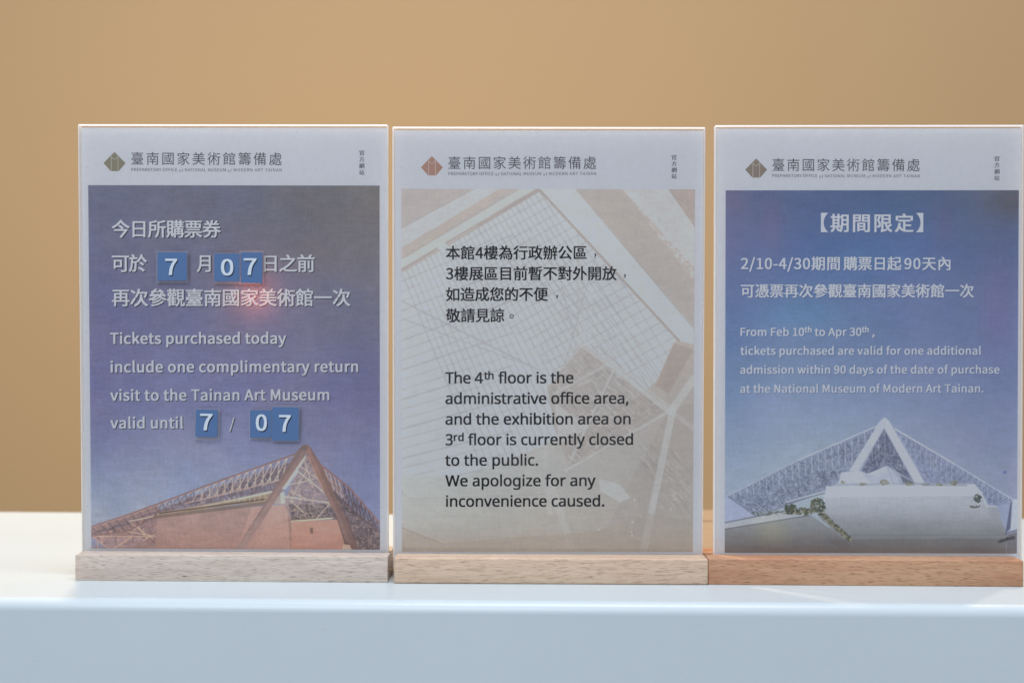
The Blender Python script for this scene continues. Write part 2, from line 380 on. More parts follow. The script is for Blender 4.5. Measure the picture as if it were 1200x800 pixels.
def picture_dusk():
    P = Pic(PICQ[0], 4)
    P.sky([103, 190, 275, 360, 446], [217, 300, 380, 460, 520, 580, 645],
          [[(86, 89, 122), (94, 95, 124), (96, 96, 120), (100, 97, 112), (103, 99, 108)],  # brownish reflection blotch at top right painted into the sky colours
           [(92, 94, 134), (100, 99, 132), (105, 102, 130), (106, 102, 124), (104, 100, 118)],
           [(98, 97, 143), (102, 102, 145), (106, 104, 144), (107, 104, 140), (101, 98, 132)],
           [(100, 101, 150), (108, 110, 158), (112, 112, 158), (110, 108, 152), (100, 99, 145)],
           [(106, 110, 158), (118, 123, 168), (120, 124, 170), (112, 115, 164), (102, 106, 158)],
           [(120, 130, 172), (130, 139, 180), (124, 132, 176), (115, 122, 172), (108, 114, 166)],
           [(132, 138, 170), (130, 136, 172), (124, 130, 172), (118, 124, 168), (112, 118, 165)]])
    P.im += np.array([5, 7, 1]) + ((P.PY - 400) / 240).clip(0, 1)[..., None] * np.array([8, 5, 0])
    n = P.noise(60, 45, 4)[..., None]; P.im += n * np.array([7, 3, -4]); P.im += P.noise(35, 30, 3)[..., None] * 4
    PK, PL, DK, BR = (196, 165, 158), (208, 184, 176), (72, 62, 74), (112, 84, 84)
    top = [(105, 617.8), (156.3, 600.7), (197.5, 585.3), (238.8, 569.4), (280, 554.4), (346, 531)]
    low = [(105, 629), (150, 622), (182, 603), (215, 590), (270, 576.5), (330, 561)]
    roof = [(150, 612), (182, 602.5), (280, 585.5), (317, 576)]
    # left lower corner: pinkish struts in front of brown shade
    P.poly([(105, 618), (182, 590), (190, 604), (183, 646), (105, 646)], (140, 104, 104), .75)
    P.poly([(105, 629), (130, 646), (105, 646)], (128, 128, 160))
    P.poly([(112, 631), (168, 630), (150, 646), (128, 646)], (150, 128, 140), .7)
    P.mess([(106, 618), (182, 600), (182, 640), (112, 640)], 130, 3, 9, (.5, 1.1), [PK, DK, BR, (160, 120, 115)], .6)
    for p, q in (((106, 629), (182, 629)), ((110, 620), (116, 630)), ((106, 629), (128, 646)), ((130, 644), (152, 630)), ((150, 612), (178, 632)),
                 ((166, 634), (180, 626)), ((122, 614), (128, 626)), ((140, 622), (176, 628)), ((160, 616), (170, 632)), ((112, 646), (112, 636))):
        P.line(p, q, 1.1, (205, 165, 152), .85)
    # dark space-frame between the chords
    band = [along(top, .02), along(top, .3), along(top, .6), (345, 533), (330, 575), (317, 576), (280, 585.5), (182, 602.5), (150, 612), (106, 629)]
    sh = [(x, y + 7) for x, y in top] + [(330, 572), (280, 584), (182, 601), (140, 618), (106, 628)]
    P.poly(sh, (112, 100, 122), .55)
    P.mess(sh, 520, 3, 10, (.5, 1.3), [DK, (86, 74, 86), (140, 120, 132), BR], .65, [-.35, .75, 1.6, -.36])
    P.mess([(160, 600), (320, 548), (330, 572), (182, 602)], 150, 4, 10, (.5, 1.0), [PK, DK, (170, 145, 150)], .55, [-.35, .8, 1.5])
    for k in range(27):
        t = k / 26; a = along(top, t); c = along(low, t); d = along(low, min(1, t + .055)); cc = PL if t > .52 else (124, 98, 104)
        w = .7 + .6 * t
        P.line(a, c, w, cc, .85); P.line(a, d, w, cc if t > .5 else DK, .85)
        if t > .35: P.line(along(top, max(0, t - .02)), (along(low, max(0, t - .02))[0], along(low, t)[1] - 5), .6, DK, .5)
    for i, (a, b_) in enumerate(zip(low, low[1:])): P.line(a, b_, 1.2, (190, 160, 155) if i > 2 else (110, 88, 92), .9)
    for dy in (6, 11):
        for a, b_ in zip(top[1:], top[2:]): P.line((a[0], a[1] + dy), (b_[0], b_[1] + dy), .8, (150, 128, 138), .7)
    for a, b_ in zip(top, top[1:]):
        P.line(a, b_, 1.7, (128, 98, 104)); P.line((a[0], a[1] + 1.2), (b_[0], b_[1] + 1.2), .8, (185, 155, 152), .8)
    # right-hand frame
    rt = [(374, 542), (410, 571), (446, 613)]; rl = [(384, 568), (415, 598), (446, 624)]
    P.poly([(374, 542), (410, 571), (446, 613), (446, 646), (417, 646), (398, 600)], (118, 112, 140), .55)
    P.poly([(386, 572), (415, 598), (446, 626), (446, 646), (416, 646), (398, 602)], (92, 74, 80), .75)
    P.mess([(386, 572), (415, 598), (446, 624), (446, 645), (418, 645), (398, 602)], 260, 2, 7, (.5, 1.2), [(150, 128, 130), DK, (176, 152, 152), (60, 50, 60)], .7)
    P.mess([(376, 546), (410, 575), (446, 616), (446, 626), (415, 598), (384, 570)], 110, 3, 8, (.6, 1.1), [DK, (84, 70, 84), BR], .8, [.7, -.3, 2.2])
    for k in range(15):
        t = k / 14; P.line(along(rt, t), along(rl, t), .9, (200, 170, 160) if t < .35 else (96, 76, 86), .9)
        P.line(along(rt, t), along(rl, min(1, t + .07)), .9, (180, 150, 146) if t < .3 else DK, .8)
    for a, b_ in zip(rl, rl[1:]): P.line(a, b_, 1.6, (98, 76, 84))
    for a, b_ in zip(rt, rt[1:]): P.line(a, b_, 1.9, (140, 102, 104))
    # eaves and the large pink wall
    P.poly([(182, 601), (280, 583), (318, 574), (318, 589), (280, 590), (184, 605)], (150, 132, 122))
    P.line((150, 611), (280, 584), 1.6, (190, 166, 158)); P.line((280, 584), (320, 575), 2.4, (203, 184, 178))
    P.line((186, 601.5), (318, 583), 1.8, (84, 70, 70), .85)
    for k in range(9): x = 262 + k * 6; P.line((x, 588 - (x - 262) * .05), (x, 583 - (x - 262) * .1), .7, (210, 190, 168), .8)
    P.poly([(183, 604), (338.2, 589.8), (341, 646), (180, 646)], (160, 134, 137), 1, (154, 122, 122))
    P.poly([(294, 594), (338.2, 589.8), (341, 646), (276, 646)], (182, 150, 149), .75, (168, 132, 130))
    P.poly([(300, 594), (316, 592), (296, 646), (276, 646)], (150, 120, 120), .25)
    P.line((338, 590), (341, 646), 1.2, (146, 112, 112), .7)
    P.line((180, 606), (320, 588), 4, (120, 100, 98), .9); P.line((341, 609), (400, 605), 4, (110, 90, 92), .9); P.line((338, 592), (341, 646), 3, (150, 116, 114)); P.poly([(392, 600), (408, 606), (420, 646), (400, 646)], (104, 80, 84))
    # between the legs
    tri = [(357, 530), (332, 588), (340, 609), (396, 606), (378, 570), (362, 536)]
    P.poly(tri, (150, 132, 142), .85); P.poly([(338, 590), (388, 590), (396, 606), (341, 609)], (96, 84, 94), .85)
    P.mess(tri, 230, 3, 9, (.5, 1.1), [PL, (118, 104, 124), (196, 170, 160), DK, (128, 120, 150)], .65)
    P.mess([(340, 590), (388, 588), (396, 606), (341, 609)], 160, 2, 7, (.5, 1.1), [(60, 52, 64), (150, 136, 146), (180, 160, 150)], .7)
    for p, q, w in (((349, 551), (381, 577), 1.5), ((333, 581), (385, 588), 1.7), ((340, 586), (356, 600), 1.2), ((371, 606), (386, 590), 1.1),
                    ((352, 545), (372, 560), 1.0), ((336, 568), (368, 560), 1.0), ((340, 575), (358, 583), .9), ((356, 536), (366, 570), .9), ((362, 545), (345, 575), .8)):
        P.line(p, q, w, (206, 184, 178), .85)
    P.poly([(328, 577), (333, 575), (334, 589), (329, 590)], (198, 188, 180)); P.poly([(310, 583), (329, 580), (329, 590), (318, 590)], (176, 158, 148), .7)
    P.line((341, 610.3), (389, 606.3), 1.9, (206, 184, 172)); P.line((341, 608.2), (370, 606), .9, (104, 84, 80), .8)
    P.poly([(341, 610.5), (395, 608), (403, 634), (404, 646), (341, 646)], (178, 138, 132), 1, (164, 122, 118))
    P.poly([(363, 617.6), (366.4, 617.4), (366.8, 624.4), (363.2, 624.8)], (118, 88, 86))
    P.poly([(402, 637), (410, 638), (413, 646), (400, 646)], (196, 160, 150), .9)
    # the two legs of the mast
    P.poly([(347.5, 528), (355, 519.8), (361, 520.5), (358, 531), (331, 573), (284, 646), (274, 646), (322, 570)], (136, 112, 114), 1, (150, 124, 128))
    P.poly([(347.5, 528), (355, 519.8), (352, 531), (300, 608), (274, 646), (322, 570)], (118, 98, 102), .55)
    P.poly([(358.5, 531), (358, 536), (333, 572), (330, 572)], (216, 196, 186), .8)
    P.poly([(350, 546), (349, 553), (334, 573), (332, 571)], (190, 188, 194), .7)
    P.poly([(357, 520), (363, 521.5), (377, 544), (399.5, 594), (410, 620), (418, 640), (405, 634), (396, 608), (378.5, 573), (360, 534)], (152, 118, 116), 1, (122, 98, 100))
    P.poly([(361, 521), (364, 523), (377, 544), (399.5, 594), (418, 640), (412, 638), (392, 590), (370, 540)], (106, 84, 86), .5)
    P.line((360.5, 533), (379, 573), 1.0, (190, 150, 138), .7)
    P.poly([(352, 523), (356.5, 519.2), (361.5, 521), (360, 526), (354, 526)], (110, 92, 92), .7)
    P.poly([(103, 641), (446, 643), (446, 648), (103, 648)], (150, 112, 110), .35)  # pinkish reflection of the wood base, painted along the bottom
    P.im += ((P.PY - 470) / 90).clip(0, 1)[..., None] * np.array([11, 11, 5])
    P.im += (P.noise(30, 8, 3) * (P.PY > 590) * 6)[..., None]
    P.blur(4); P.grain(.05)
    return P.image('dusk_museum_print')

def picture_roof():
    P = Pic(PICQ[1], 7)
    TAN, PALE, GL = (176, 167, 163), (186, 187, 192), (188, 191, 196)
    P.sky([470, 640, 814], [221, 430, 560, 610, 647],
          [[(170, 161, 160), (178, 172, 170), (176, 165, 160)], [(184, 184, 187), (180, 176, 174), (172, 164, 160)],
           [(184, 188, 190), (176, 176, 174), (164, 158, 154)], [(178, 178, 174), (172, 166, 160), (164, 156, 150)],
           [(164, 155, 148), (164, 156, 148), (154, 144, 138)]])
    P.poly([(470, 267), (556, 221), (586, 221), (470, 290)], PALE)
    P.poly([(470, 290), (586, 221), (598, 221), (470, 306)], (178, 168, 163)); P.line((470, 267), (556, 221), 1.2, (158, 148, 146), .8)
    P.poly([(470, 303), (606, 221), (629, 221), (470, 316)], (190, 190, 190)); P.line((470, 303), (608, 221), 1.1, (158, 148, 144), .9)
    P.mess([(470, 267), (556, 221), (586, 221), (470, 290)], 120, 3, 9, (.6, 1.4), [(178, 180, 186), (200, 202, 206)], .5, [-.55, .4])
    glass = [(631, 223), (794, 396), (776, 440), (740, 470), (640, 520), (540, 560), (470, 556), (470, 318)]
    P.poly(glass, GL)
    P.poly([(470, 420), (560, 400), (700, 430), (640, 520), (540, 560), (470, 556)], (188, 192, 199), .6)
    # glazing bars, clipped to the glass
    sl, gm = P.mask(glass); keep = P.im.copy()
    L = (158, 159, 166)
    for k in range(30):
        t = k / 29; a = (470 + 161 * t, 318 - 95 * t)
        P.line(a, (a[0] + 95 + 60 * t, a[1] + 230 + 10 * t), 1.2, L, .75)
        if k % 2: P.line((a[0] + 2, a[1]), (a[0] + 97 + 60 * t, a[1] + 230 + 10 * t), .6, (204, 206, 208), .6)
    for k in range(22):
        y = 330 + k * 11.5; P.line((468, y), (600, y - 55 + k * 1.2), .9 if k % 3 else 1.6, L, .7)
        x0, y0 = 631 + k * 8, 223 + k * 8.5
        P.line((x0, y0), (x0 - 120, y0 + 66), 1.1, L, .75)
    for k in range(8): P.line((560 + k * 20, 270 + k * 2), (760 + k * 10, 470 + k * 3), 1.2, L, .6)
    P.line((678, 222), (676, 400), 1.3, (172, 172, 170), .8); P.line((650, 300), (690, 470), 1.1, L, .7); P.line((700, 290), (655, 450), 1.1, L, .7)
    P.line((470, 352), (630, 432), 1.5, L, .9); P.line((470, 372), (610, 424), 1.1, L, .8); P.line((540, 380), (640, 330), 1.2, L, .8)
    P.mess([(655, 300), (790, 395), (740, 440), (640, 400)], 160, 3, 16, (.5, 1.2), [(204, 206, 208), (176, 176, 176), (182, 182, 184)], .6, [-.7, .78, 1.5])
    m = np.zeros((P.H, P.W), np.float32); m[sl] = gm; P.im = keep * (1 - m[..., None]) + P.im * m[..., None]
    P.poly([(628, 221), (470, 314), (470, 320), (633, 224)], (160, 150, 147), .85)
    P.line((470, 318.8), (560, 264), .8, (200, 198, 196), .8); P.poly([(512, 290), (520, 284), (525, 287), (517, 293)], (204, 202, 200), .8)
    # right frame
    P.poly([(631, 221), (673, 221), (813, 381), (813, 402), (795, 398)], (190, 193, 197))
    P.line((632, 223), (796, 398), 2.6, (160, 150, 146)); P.line((674, 221), (813, 383), 1.1, (150, 142, 140), .9)
    P.mess([(640, 226), (674, 226), (813, 390), (800, 396)], 120, 3, 9, (.6, 1.3), [(204, 206, 208), (176, 176, 178)], .5, [.8, .2])
    P.poly([(673, 221), (728, 221), (813, 330), (813, 381)], (172, 164, 160)); P.poly([(728, 221), (783, 221), (813, 263), (813, 312)], (184, 184, 187))
    P.mess([(728, 221), (742, 221), (813, 312), (813, 330)], 160, 2, 6, (.7, 1.8), [(200, 202, 206), (190, 190, 194)], .55)
    P.poly([(783, 221), (815, 221), (815, 265)], (166, 152, 148)); P.line((783, 221), (814, 265), 1.2, (150, 140, 138), .9)
    for x, y in ((686, 274), (762, 356)): P.line((x, y), (x + 8, y - 2), 1.4, (208, 208, 206), .9)
    # interior frame, lower right
    P.poly([(641, 452), (680, 402), (722, 432), (780, 480), (740, 512), (667, 546), (650, 500)], (166, 158, 154), .8)
    P.poly([(783, 480), (814, 470), (814, 560), (748, 640), (700, 640)], (162, 154, 150), .7)
    P.mess([(641, 452), (680, 402), (722, 432), (780, 480), (740, 512), (667, 546)], 420, 3, 11, (.6, 1.7), [(206, 206, 208), (136, 130, 130), (196, 194, 194), (150, 144, 142)], .55, [.75, -.6, .78])
    P.mess([(740, 500), (812, 540), (812, 610), (752, 560)], 120, 6, 20, (.6, 1.3), [(196, 196, 196), (140, 134, 132)], .5, [.8])
    for d_ in (0, 6, 10, 17): P.line((700 - d_, 404 + d_), (782 - d_, 478 + d_ * .6), .9, (146, 140, 138), .7)
    P.poly([(790, 400), (813, 408), (784, 460), (768, 450)], (164, 150, 142), .9)
    W = (190, 191, 194)
    for p, q, w, a in (((789.5, 478), (755, 647), 8.5, .8), ((783, 482), (664, 550), 4, .75), ((716, 426), (786, 480), 9, .75), ((721, 429), (668, 541), 3, .8),
                       ((789, 478), (813, 444), 10, .8), ((715, 424), (650, 460), 4, .7), ((786, 480), (813, 500), 5, .5), ((630, 400), (645, 600), 7, .35), ((645, 560), (672, 646), 9, .45),
                       ((641, 452), (682, 404), 3, .7), ((680, 402), (722, 430), 6, .7), ((640, 420), (708, 395), 3, .6)):
        P.line(p, q, w, W, a * .85, 1.6); P.line((p[0] + w * .5, p[1] + 1), (q[0] + w * .5, q[1] + 1), .9, (150, 144, 142), a * .6)
    P.poly([(702, 560), (726, 566), (740, 582), (728, 588), (704, 574)], (190, 194, 198), .6); P.poly([(650, 470), (690, 500), (655, 520)], (200, 204, 210), .45)
    P.line((480, 584), (640, 578), 1.0, (160, 158, 156), .6); P.line((480, 584), (470, 576), 1.0, (160, 158, 156), .6)
    P.poly([(470, 620), (517, 637), (700, 622), (760, 600), (814, 610), (814, 648), (470, 648)], (160, 150, 140), .6)
    P.line((470, 618), (517, 636.5), 1.4, (152, 132, 124), .8); P.line((517, 637), (640, 627), .9, (160, 144, 136), .6)
    for _ in range(14): x, y = P.rnd.uniform(690, 812), P.rnd.uniform(560, 640); P.line((x, y), (x + .5, y), P.rnd.uniform(1.2, 2.6), (212, 214, 210), .6)
    P.im += P.noise(50, 50, 3)[..., None] * np.array([5, 4, 3])
    P.poly([(470, 641), (814, 643), (814, 648), (470, 648)], (140, 128, 124), .45)  # bottom band: wood base mirrored in the acrylic, painted in
    P.blur(7); P.im = P.im * .80 + 37 + np.array([0, 0, 1.5]); P.grain(.028)
    return P.image('glass_roof_print')

def picture_day():
    P = Pic(PICQ[2], 11)
    P.sky([849, 920, 1000, 1090, 1194], [223, 290, 370, 450, 520, 580, 648],
          [[(92, 94, 136), (82, 94, 140), (78, 92, 140), (84, 94, 134), (88, 92, 120)],
           [(102, 104, 154), (92, 104, 158), (92, 106, 158), (92, 104, 156), (90, 98, 146)],
           [(100, 116, 170), (108, 126, 176), (106, 122, 172), (106, 118, 170), (104, 112, 164)],
           [(112, 130, 180), (124, 140, 186), (122, 136, 184), (122, 132, 182), (110, 120, 172)],
           [(126, 142, 186), (140, 152, 192), (144, 154, 194), (136, 144, 188), (120, 130, 178)],
           [(138, 152, 190), (150, 160, 194), (152, 160, 196), (144, 152, 190), (132, 140, 184)],
           [(140, 150, 186), (150, 160, 194), (150, 160, 194), (144, 152, 190), (134, 142, 182)]])
    # pink and grey reflections of the acrylic, plus soft sky patches, painted into the print
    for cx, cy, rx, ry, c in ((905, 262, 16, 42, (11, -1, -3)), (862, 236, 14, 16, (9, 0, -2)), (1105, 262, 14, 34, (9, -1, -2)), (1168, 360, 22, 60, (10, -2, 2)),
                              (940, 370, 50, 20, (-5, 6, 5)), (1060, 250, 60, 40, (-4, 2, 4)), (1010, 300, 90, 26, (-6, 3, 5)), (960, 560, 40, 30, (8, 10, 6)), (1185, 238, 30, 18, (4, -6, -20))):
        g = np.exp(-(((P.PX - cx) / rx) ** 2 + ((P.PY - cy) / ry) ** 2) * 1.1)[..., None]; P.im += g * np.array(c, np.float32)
    P.im = P.im * np.array([.97, .985, .93]) + np.array([0, 3, 4]) + ((P.PY - 400) / 150).clip(0, 1)[..., None] * np.array([18, 13, 6])
    P.im += P.noise(60, 45, 4)[..., None] * np.array([6, 3, 5])
    G, D, W = (150, 158, 184), (82, 88, 112), (176, 184, 203)
    A = (1038, 490)
    lt = [(852, 581), (936, 539), (1030, 498)]; rt = [(1050, 502), (1120, 543), (1190, 585)]
    left = lt + [(1014, 530), (990, 560), (970, 574), (925, 592), (886, 606), (868, 594)]
    right = rt + [(1180, 592), (1162, 596), (1150, 580), (1140, 566), (1085, 566), (1068, 530)]
    mid = [(1038, 500), (1010, 551), (1020, 556), (1041, 545), (1074, 565), (1056, 530)]
    P.poly(left, (124, 133, 163), .6); P.poly(right, (126, 136, 170), .55); P.poly(mid, (112, 118, 146), .85)
    P.mess(left, 1100, 2.5, 9, (.45, 1.0), [D, (76, 82, 106), (134, 142, 170), G, W], .5, [-.45, .55, 1.57, 1.1, 0])
    P.mess([(870, 590), (980, 545), (990, 560), (925, 590), (886, 606)], 260, 3, 8, (.5, 1.2), [(86, 92, 118), D, W], .6)
    P.mess(right, 700, 2.5, 8, (.45, 1.0), [D, (128, 136, 166), G, W], .5, [.55, -.5, 1.57])
    P.mess(mid, 420, 2, 8, (.5, 1.1), [(76, 82, 110), D, W, (90, 96, 120)], .65)
    for k in range(24):
        t = k / 23; a = along(lt, t); h = 6 + 30 * t
        P.line(a, (a[0] + 1, a[1] + h), .8, (186, 192, 210), .75); P.line(a, (a[0] + 12, a[1] + h * .75), .7, D, .6); P.line((a[0] + 12, a[1] - 5), (a[0], a[1] + h * .8), .6, W, .5)
        a = along(rt, t); h = 28 - 20 * t
        P.line(a, (a[0] - 1, a[1] + h), .7, (176, 184, 206), .7); P.line(a, (a[0] - 10, a[1] + h * .7), .6, D, .5); P.line((a[0] - 8, a[1] - 5), (a[0] + 2, a[1] + h * .8), .6, W, .45)
    P.line(lt[0], lt[1], 1.3, (170, 178, 200)); P.line(lt[1], lt[2], 1.5, (184, 190, 208)); P.line(rt[0], rt[1], 1.5, (196, 202, 218)); P.line(rt[1], rt[2], 1.4, (176, 186, 208))
    for p, q, w in (((880, 585), (905, 604), 2.2), ((905, 602), (924, 586), 2), ((912, 587), (924, 597), 2.4), ((855, 584), (884, 604), 1.6), ((1038, 500), (1038, 548), 1.4), ((1016, 530), (1062, 534), 1.2), ((1022, 520), (1060, 552), 1)):
        P.line(p, q, w + .8, D, .6); P.line(p, q, w * .6, W, .8)
    P.poly([(1031, 494), (1037, 488.5), (1042, 492), (1037, 501), (1008, 551), (996, 551)], (182, 189, 207)); P.line((1038, 500), (1008.5, 550), 1.2, (150, 156, 178), .9)
    P.poly([(1035, 491), (1038.5, 489), (1043, 493), (1085, 565), (1073, 566), (1036, 500)], (194, 200, 215)); P.line((1037, 501), (1073, 565), 1.2, (156, 162, 184), .9)
    P.line((1037, 491), (1037.5, 502), .9, (160, 166, 186), .8)
    # low walls left
    P.poly([(852, 582), (887, 606), (850, 613), (849, 585)], (160, 168, 196)); P.poly([(849, 612), (890, 604), (925, 598), (950, 602), (849, 620)], (168, 172, 184))
    P.line((922, 588), (970, 575), 1.8, (176, 182, 198)); P.line((922, 590), (968, 577), 1, (90, 94, 108), .8)
    P.line((849, 612.5), (922, 598), .8, (66, 68, 80), .9)
    P.poly([(849, 620), (950.5, 603), (1005.7, 640), (1010, 648), (849, 648)], (146, 150, 160), 1, (104, 102, 104)); P.line((849, 620), (950, 603.5), .8, (80, 82, 92), .9)
    g = np.exp(-(((P.PX - 905) / 22) ** 2 + ((P.PY - 622) / 18) ** 2))[..., None]; P.im += g * np.array([14, 12, -2])
    # roofs and big rounded white wall
    P.poly([(986.6, 553), (1006, 551), (1022, 557), (1028, 567), (983, 567)], (186, 192, 208)); P.poly([(1014, 556), (1041, 545), (1053, 557), (1057, 568), (1024, 568)], (176, 183, 202)); P.poly([(1014, 556), (1041, 545), (1036, 553)], (196, 202, 216)); P.line((1041, 545), (1048, 566), .9, (150, 158, 180), .8); P.line((1014, 556), (1034, 560), .9, (160, 166, 186), .8)
    P.poly([(1056, 556), (1075, 566), (1060, 566)], (110, 114, 136))
    P.poly([(970, 569.5), (1143, 566.5), (1152, 577), (1158, 591), (1170, 593), (1182, 626), (1180, 648), (1008, 648), (960, 606), (966, 592)], (184, 190, 205), 1, (112, 114, 120))
    sl, m = P.mask([(970, 569.5), (1143, 566.5), (1150, 580), (966, 582)]); P._blend(sl, m * .6, (196, 202, 216))
    P.poly([(966, 632), (1182, 630), (1182, 648), (1000, 648)], (104, 102, 104), .45)
    g = (np.exp(-((P.PY - 592) / 14) ** 2) * (P.PX > 968) * (P.PX < 1160))[..., None]; P.im += g * 9
    P.line((1143, 566.5), (1152, 577), 1.4, (214, 218, 228)); P.line((1152, 577), (1158, 591), 1.2, (206, 210, 222)); P.line((970, 569), (966, 594), 1, (208, 212, 222))
    P.im += (P.noise(70, 12, 3) * (P.PY > 568) * (P.PX > 966) * 6)[..., None]
    P.line((990, 626.5), (1180, 626.5), .8, (112, 114, 124), .6); P.line((1158, 592), (1170, 592.5), 1, (200, 205, 218))
    P.poly([(1170, 593), (1188, 586), (1188, 626), (1182, 626)], (150, 158, 186)); P.poly([(1186, 588), (1189, 586), (1186, 618), (1180, 625)], (92, 98, 128))
    P.poly([(1188, 584), (1194, 584), (1194, 619), (1186, 621)], (178, 186, 206)); P.line((1180, 625), (1194, 620), .9, (70, 74, 90), .9)
    P.poly([(1182, 626), (1194, 622), (1194, 648), (1182, 648)], (112, 110, 120))
    P.line((983, 566.8), (1143, 564.5), 1.1, (150, 156, 172), .8); P.line((1085, 568), (1135, 568), 1.2, (120, 122, 126), .6)
    # planting
    GR = [(70, 78, 68), (88, 92, 74), (56, 64, 58), (104, 106, 86)]; OL = [(122, 120, 100), (138, 134, 112), (98, 98, 82), (146, 144, 124)]
    P.blobs(959, 592, 8.5, 8.5, 110, (1, 2.6), GR, .75); P.blobs(900, 601, 22, 2.4, 60, (.7, 1.8), OL + GR, .5); P.blobs(927, 596, 7, 6, 70, (1, 2.6), GR, .8); P.blobs(942, 599, 14, 4, 90, (1, 2.6), OL + GR, .75)
    for k in range(26): t = k / 25; P.blobs(962 + 34 * t, 601 + 30 * t, 3.6 - 1.5 * t, 2.6, 7, (.8, 2.4), GR + OL, .8)
    for x, y, rx, ry, n in ((1037, 565, 5, 3, 34), (1012, 566, 5, 2.4, 20), (1067, 566, 5, 2.2, 24), (1102, 567.5, 3, 1.6, 12), (1119, 565, 5, 3, 34), (989, 565, 3, 1.6, 10), (1085, 567, 4, 1.6, 10)):
        P.blobs(x, y, rx, ry, n, (.7, 1.7), OL, .7)
    P.blobs(1147, 583, 4, 5, 34, (.9, 2.4), [(74, 84, 78), (60, 70, 66), (100, 108, 104)], .85); P.blobs(1144, 593, 6, 1.2, 18, (.8, 1.6), GR, .8)
    for k in range(9): x = 1173 + k * 2.1; P.blobs(x, 633.5 - k * .55, 1.4, 1.6, 5, (.7, 1.8), [(48, 50, 56), (66, 66, 70)], .85)
    P.blobs(1179, 552, 2, 2, 8, (1, 2), [(94, 108, 166)], .6)
    P.poly([(849, 640), (1194, 641), (1194, 650), (849, 650)], (112, 104, 104), .5)  # grey-pink reflection of the wood painted over the lowest strip
    P.blur(4); P.grain(.035)
    return P.image('day_museum_print')

def print_mat(name, img):
    m, nt, b = new_mat(name)
    t = nt.nodes.new('ShaderNodeTexImage'); t.image = img; t.interpolation = 'Cubic'; t.extension = 'EXTEND'
    uv = nt.nodes.new('ShaderNodeUVMap'); uv.uv_map = 'UVMap'; nt.links.new(uv.outputs[0], t.inputs['Vector'])
    nt.links.new(t.outputs['Color'], b.inputs['Base Color'])
    b.inputs['Roughness'].default_value = 0.5; b.inputs['Specular IOR Level'].default_value = 0.25
    return m
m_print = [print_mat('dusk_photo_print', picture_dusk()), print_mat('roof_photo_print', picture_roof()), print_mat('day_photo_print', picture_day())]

# ------------------------------------------------------------------ setting
bm = box_bm(-4, 4, 1.5, 1.6, -0.95, 3.0)
wall = obj('wall', bm_mesh(bm, 'wall'), [m_wall]); wall['kind'] = 'structure'; wall['label'] = 'plain tan wall behind the counter, out of focus'

# counter: rounded front edge, slightly askew to the camera
def counter():
    y0, y1, r_ = 0.0, 0.437, 0.0078
    prof = [(y1, -0.95), (y1, 0.0)]
    for k in range(9):
        a = R(90 + 90 * k / 8); prof.append((y0 + r_ + r_ * math.cos(a), -r_ + r_ * math.sin(a)))
    prof.append((y0, -0.95))
    bm = bmesh.new(); xs = [-2.2, 2.2]
    rows = [[bm.verts.new((x, y, z)) for y, z in prof] for x in xs]
    n = len(prof)
    for i in range(n): bm.faces.new((rows[0][i], rows[0][(i + 1) % n], rows[1][(i + 1) % n], rows[1][i]))
    bm.faces.new(rows[0][::-1]); bm.faces.new(rows[1])
    me = bm_mesh(bm, 'counter')
    for f in me.polygons: f.use_smooth = len(f.vertices) == 4 and 1e-6 < abs(f.normal.z) < 0.9999
    return me
cnt = obj('counter', counter(), [m_counter])
cnt.location = (0, -0.0665, 0); cnt.rotation_euler = (0, 0, R(-0.75))
cnt['label'] = 'long pale blue-white counter with a rounded front edge under the three signs'; cnt['category'] = 'counter'

# ------------------------------------------------------------------ sign stands
H, SY, BW, BD = 0.01821, 0.02356, 0.21886, 0.050
POSE = [((-0.1954, 0.00425), -0.73268, -1.75909, -0.12182, (-0.00184, 0.27805, 0.2069, 0.25879), (0.32069, -0.00177, 0.21913)),
        ((0.02798, 0.0), 0.05384, -1.60673, -0.1998, (-0.00205, 0.27626, 0.20723, 0.2572), (0.31947, -0.00176, 0.21998)),
        ((0.2470, 0.00057), -0.7134, -0.31679, -0.24424, (0.00889, 0.27695, 0.20751, 0.2578), (0.32276, 0.0061, 0.21824))]

def base_mesh(i):
    sf = (0.0058, 0.0042, 0.0042)[i]
    prof = [(0, 0), (BD, 0), (BD, H), (SY + 0.0042, H), (SY + 0.0042, H - 0.012), (SY - sf, H - 0.012), (SY - sf, H), (0, H)]
    bm = bmesh.new()
    a = [bm.verts.new((-BW / 2, y, z)) for y, z in prof]; c = [bm.verts.new((BW / 2, y, z)) for y, z in prof]
    n = len(prof)
    for k in range(n): bm.faces.new((a[k], a[(k + 1) % n], c[(k + 1) % n], c[k]))
    bm.faces.new(a[::-1]); bm.faces.new(c)
    bmesh.ops.recalc_face_normals(bm, faces=bm.faces)
    ed = [e for e in bm.edges if e.calc_face_angle(0) > 1 and not all(v.co.z < H - 0.005 and v.co.z > 0.001 for v in e.verts)]
    bmesh.ops.bevel(bm, geom=ed, offset=(0.0005, 0.0016, 0.0008)[i], segments=3, affect='EDGES', profile=0.5)
    me = bm_mesh(bm, 'wood_base', True)
    me.set_sharp_from_angle(angle=R(30))
    return me

def pane_mesh(cx, w, z0, z1, y0, y1):
    """clear pane whose rim (sides, top and a small chamfer) is satin"""
    bm = box_bm(cx - w / 2, cx + w / 2, y0, y1, z0, z1)
    bm.normal_update()
    ed = [e for e in bm.edges if not all(abs(v.co.z - z0) < 1e-6 for v in e.verts)]
    bmesh.ops.bevel(bm, geom=ed, offset=0.0007, segments=1, affect='EDGES')
    bm.normal_update()
    for f in bm.faces: f.material_index = 0 if abs(f.normal.y) > 0.95 else 1
    me = bpy.data.meshes.new('pane'); bmesh.ops.recalc_face_normals(bm, faces=bm.faces); bm.to_mesh(me); bm.free()
    return me

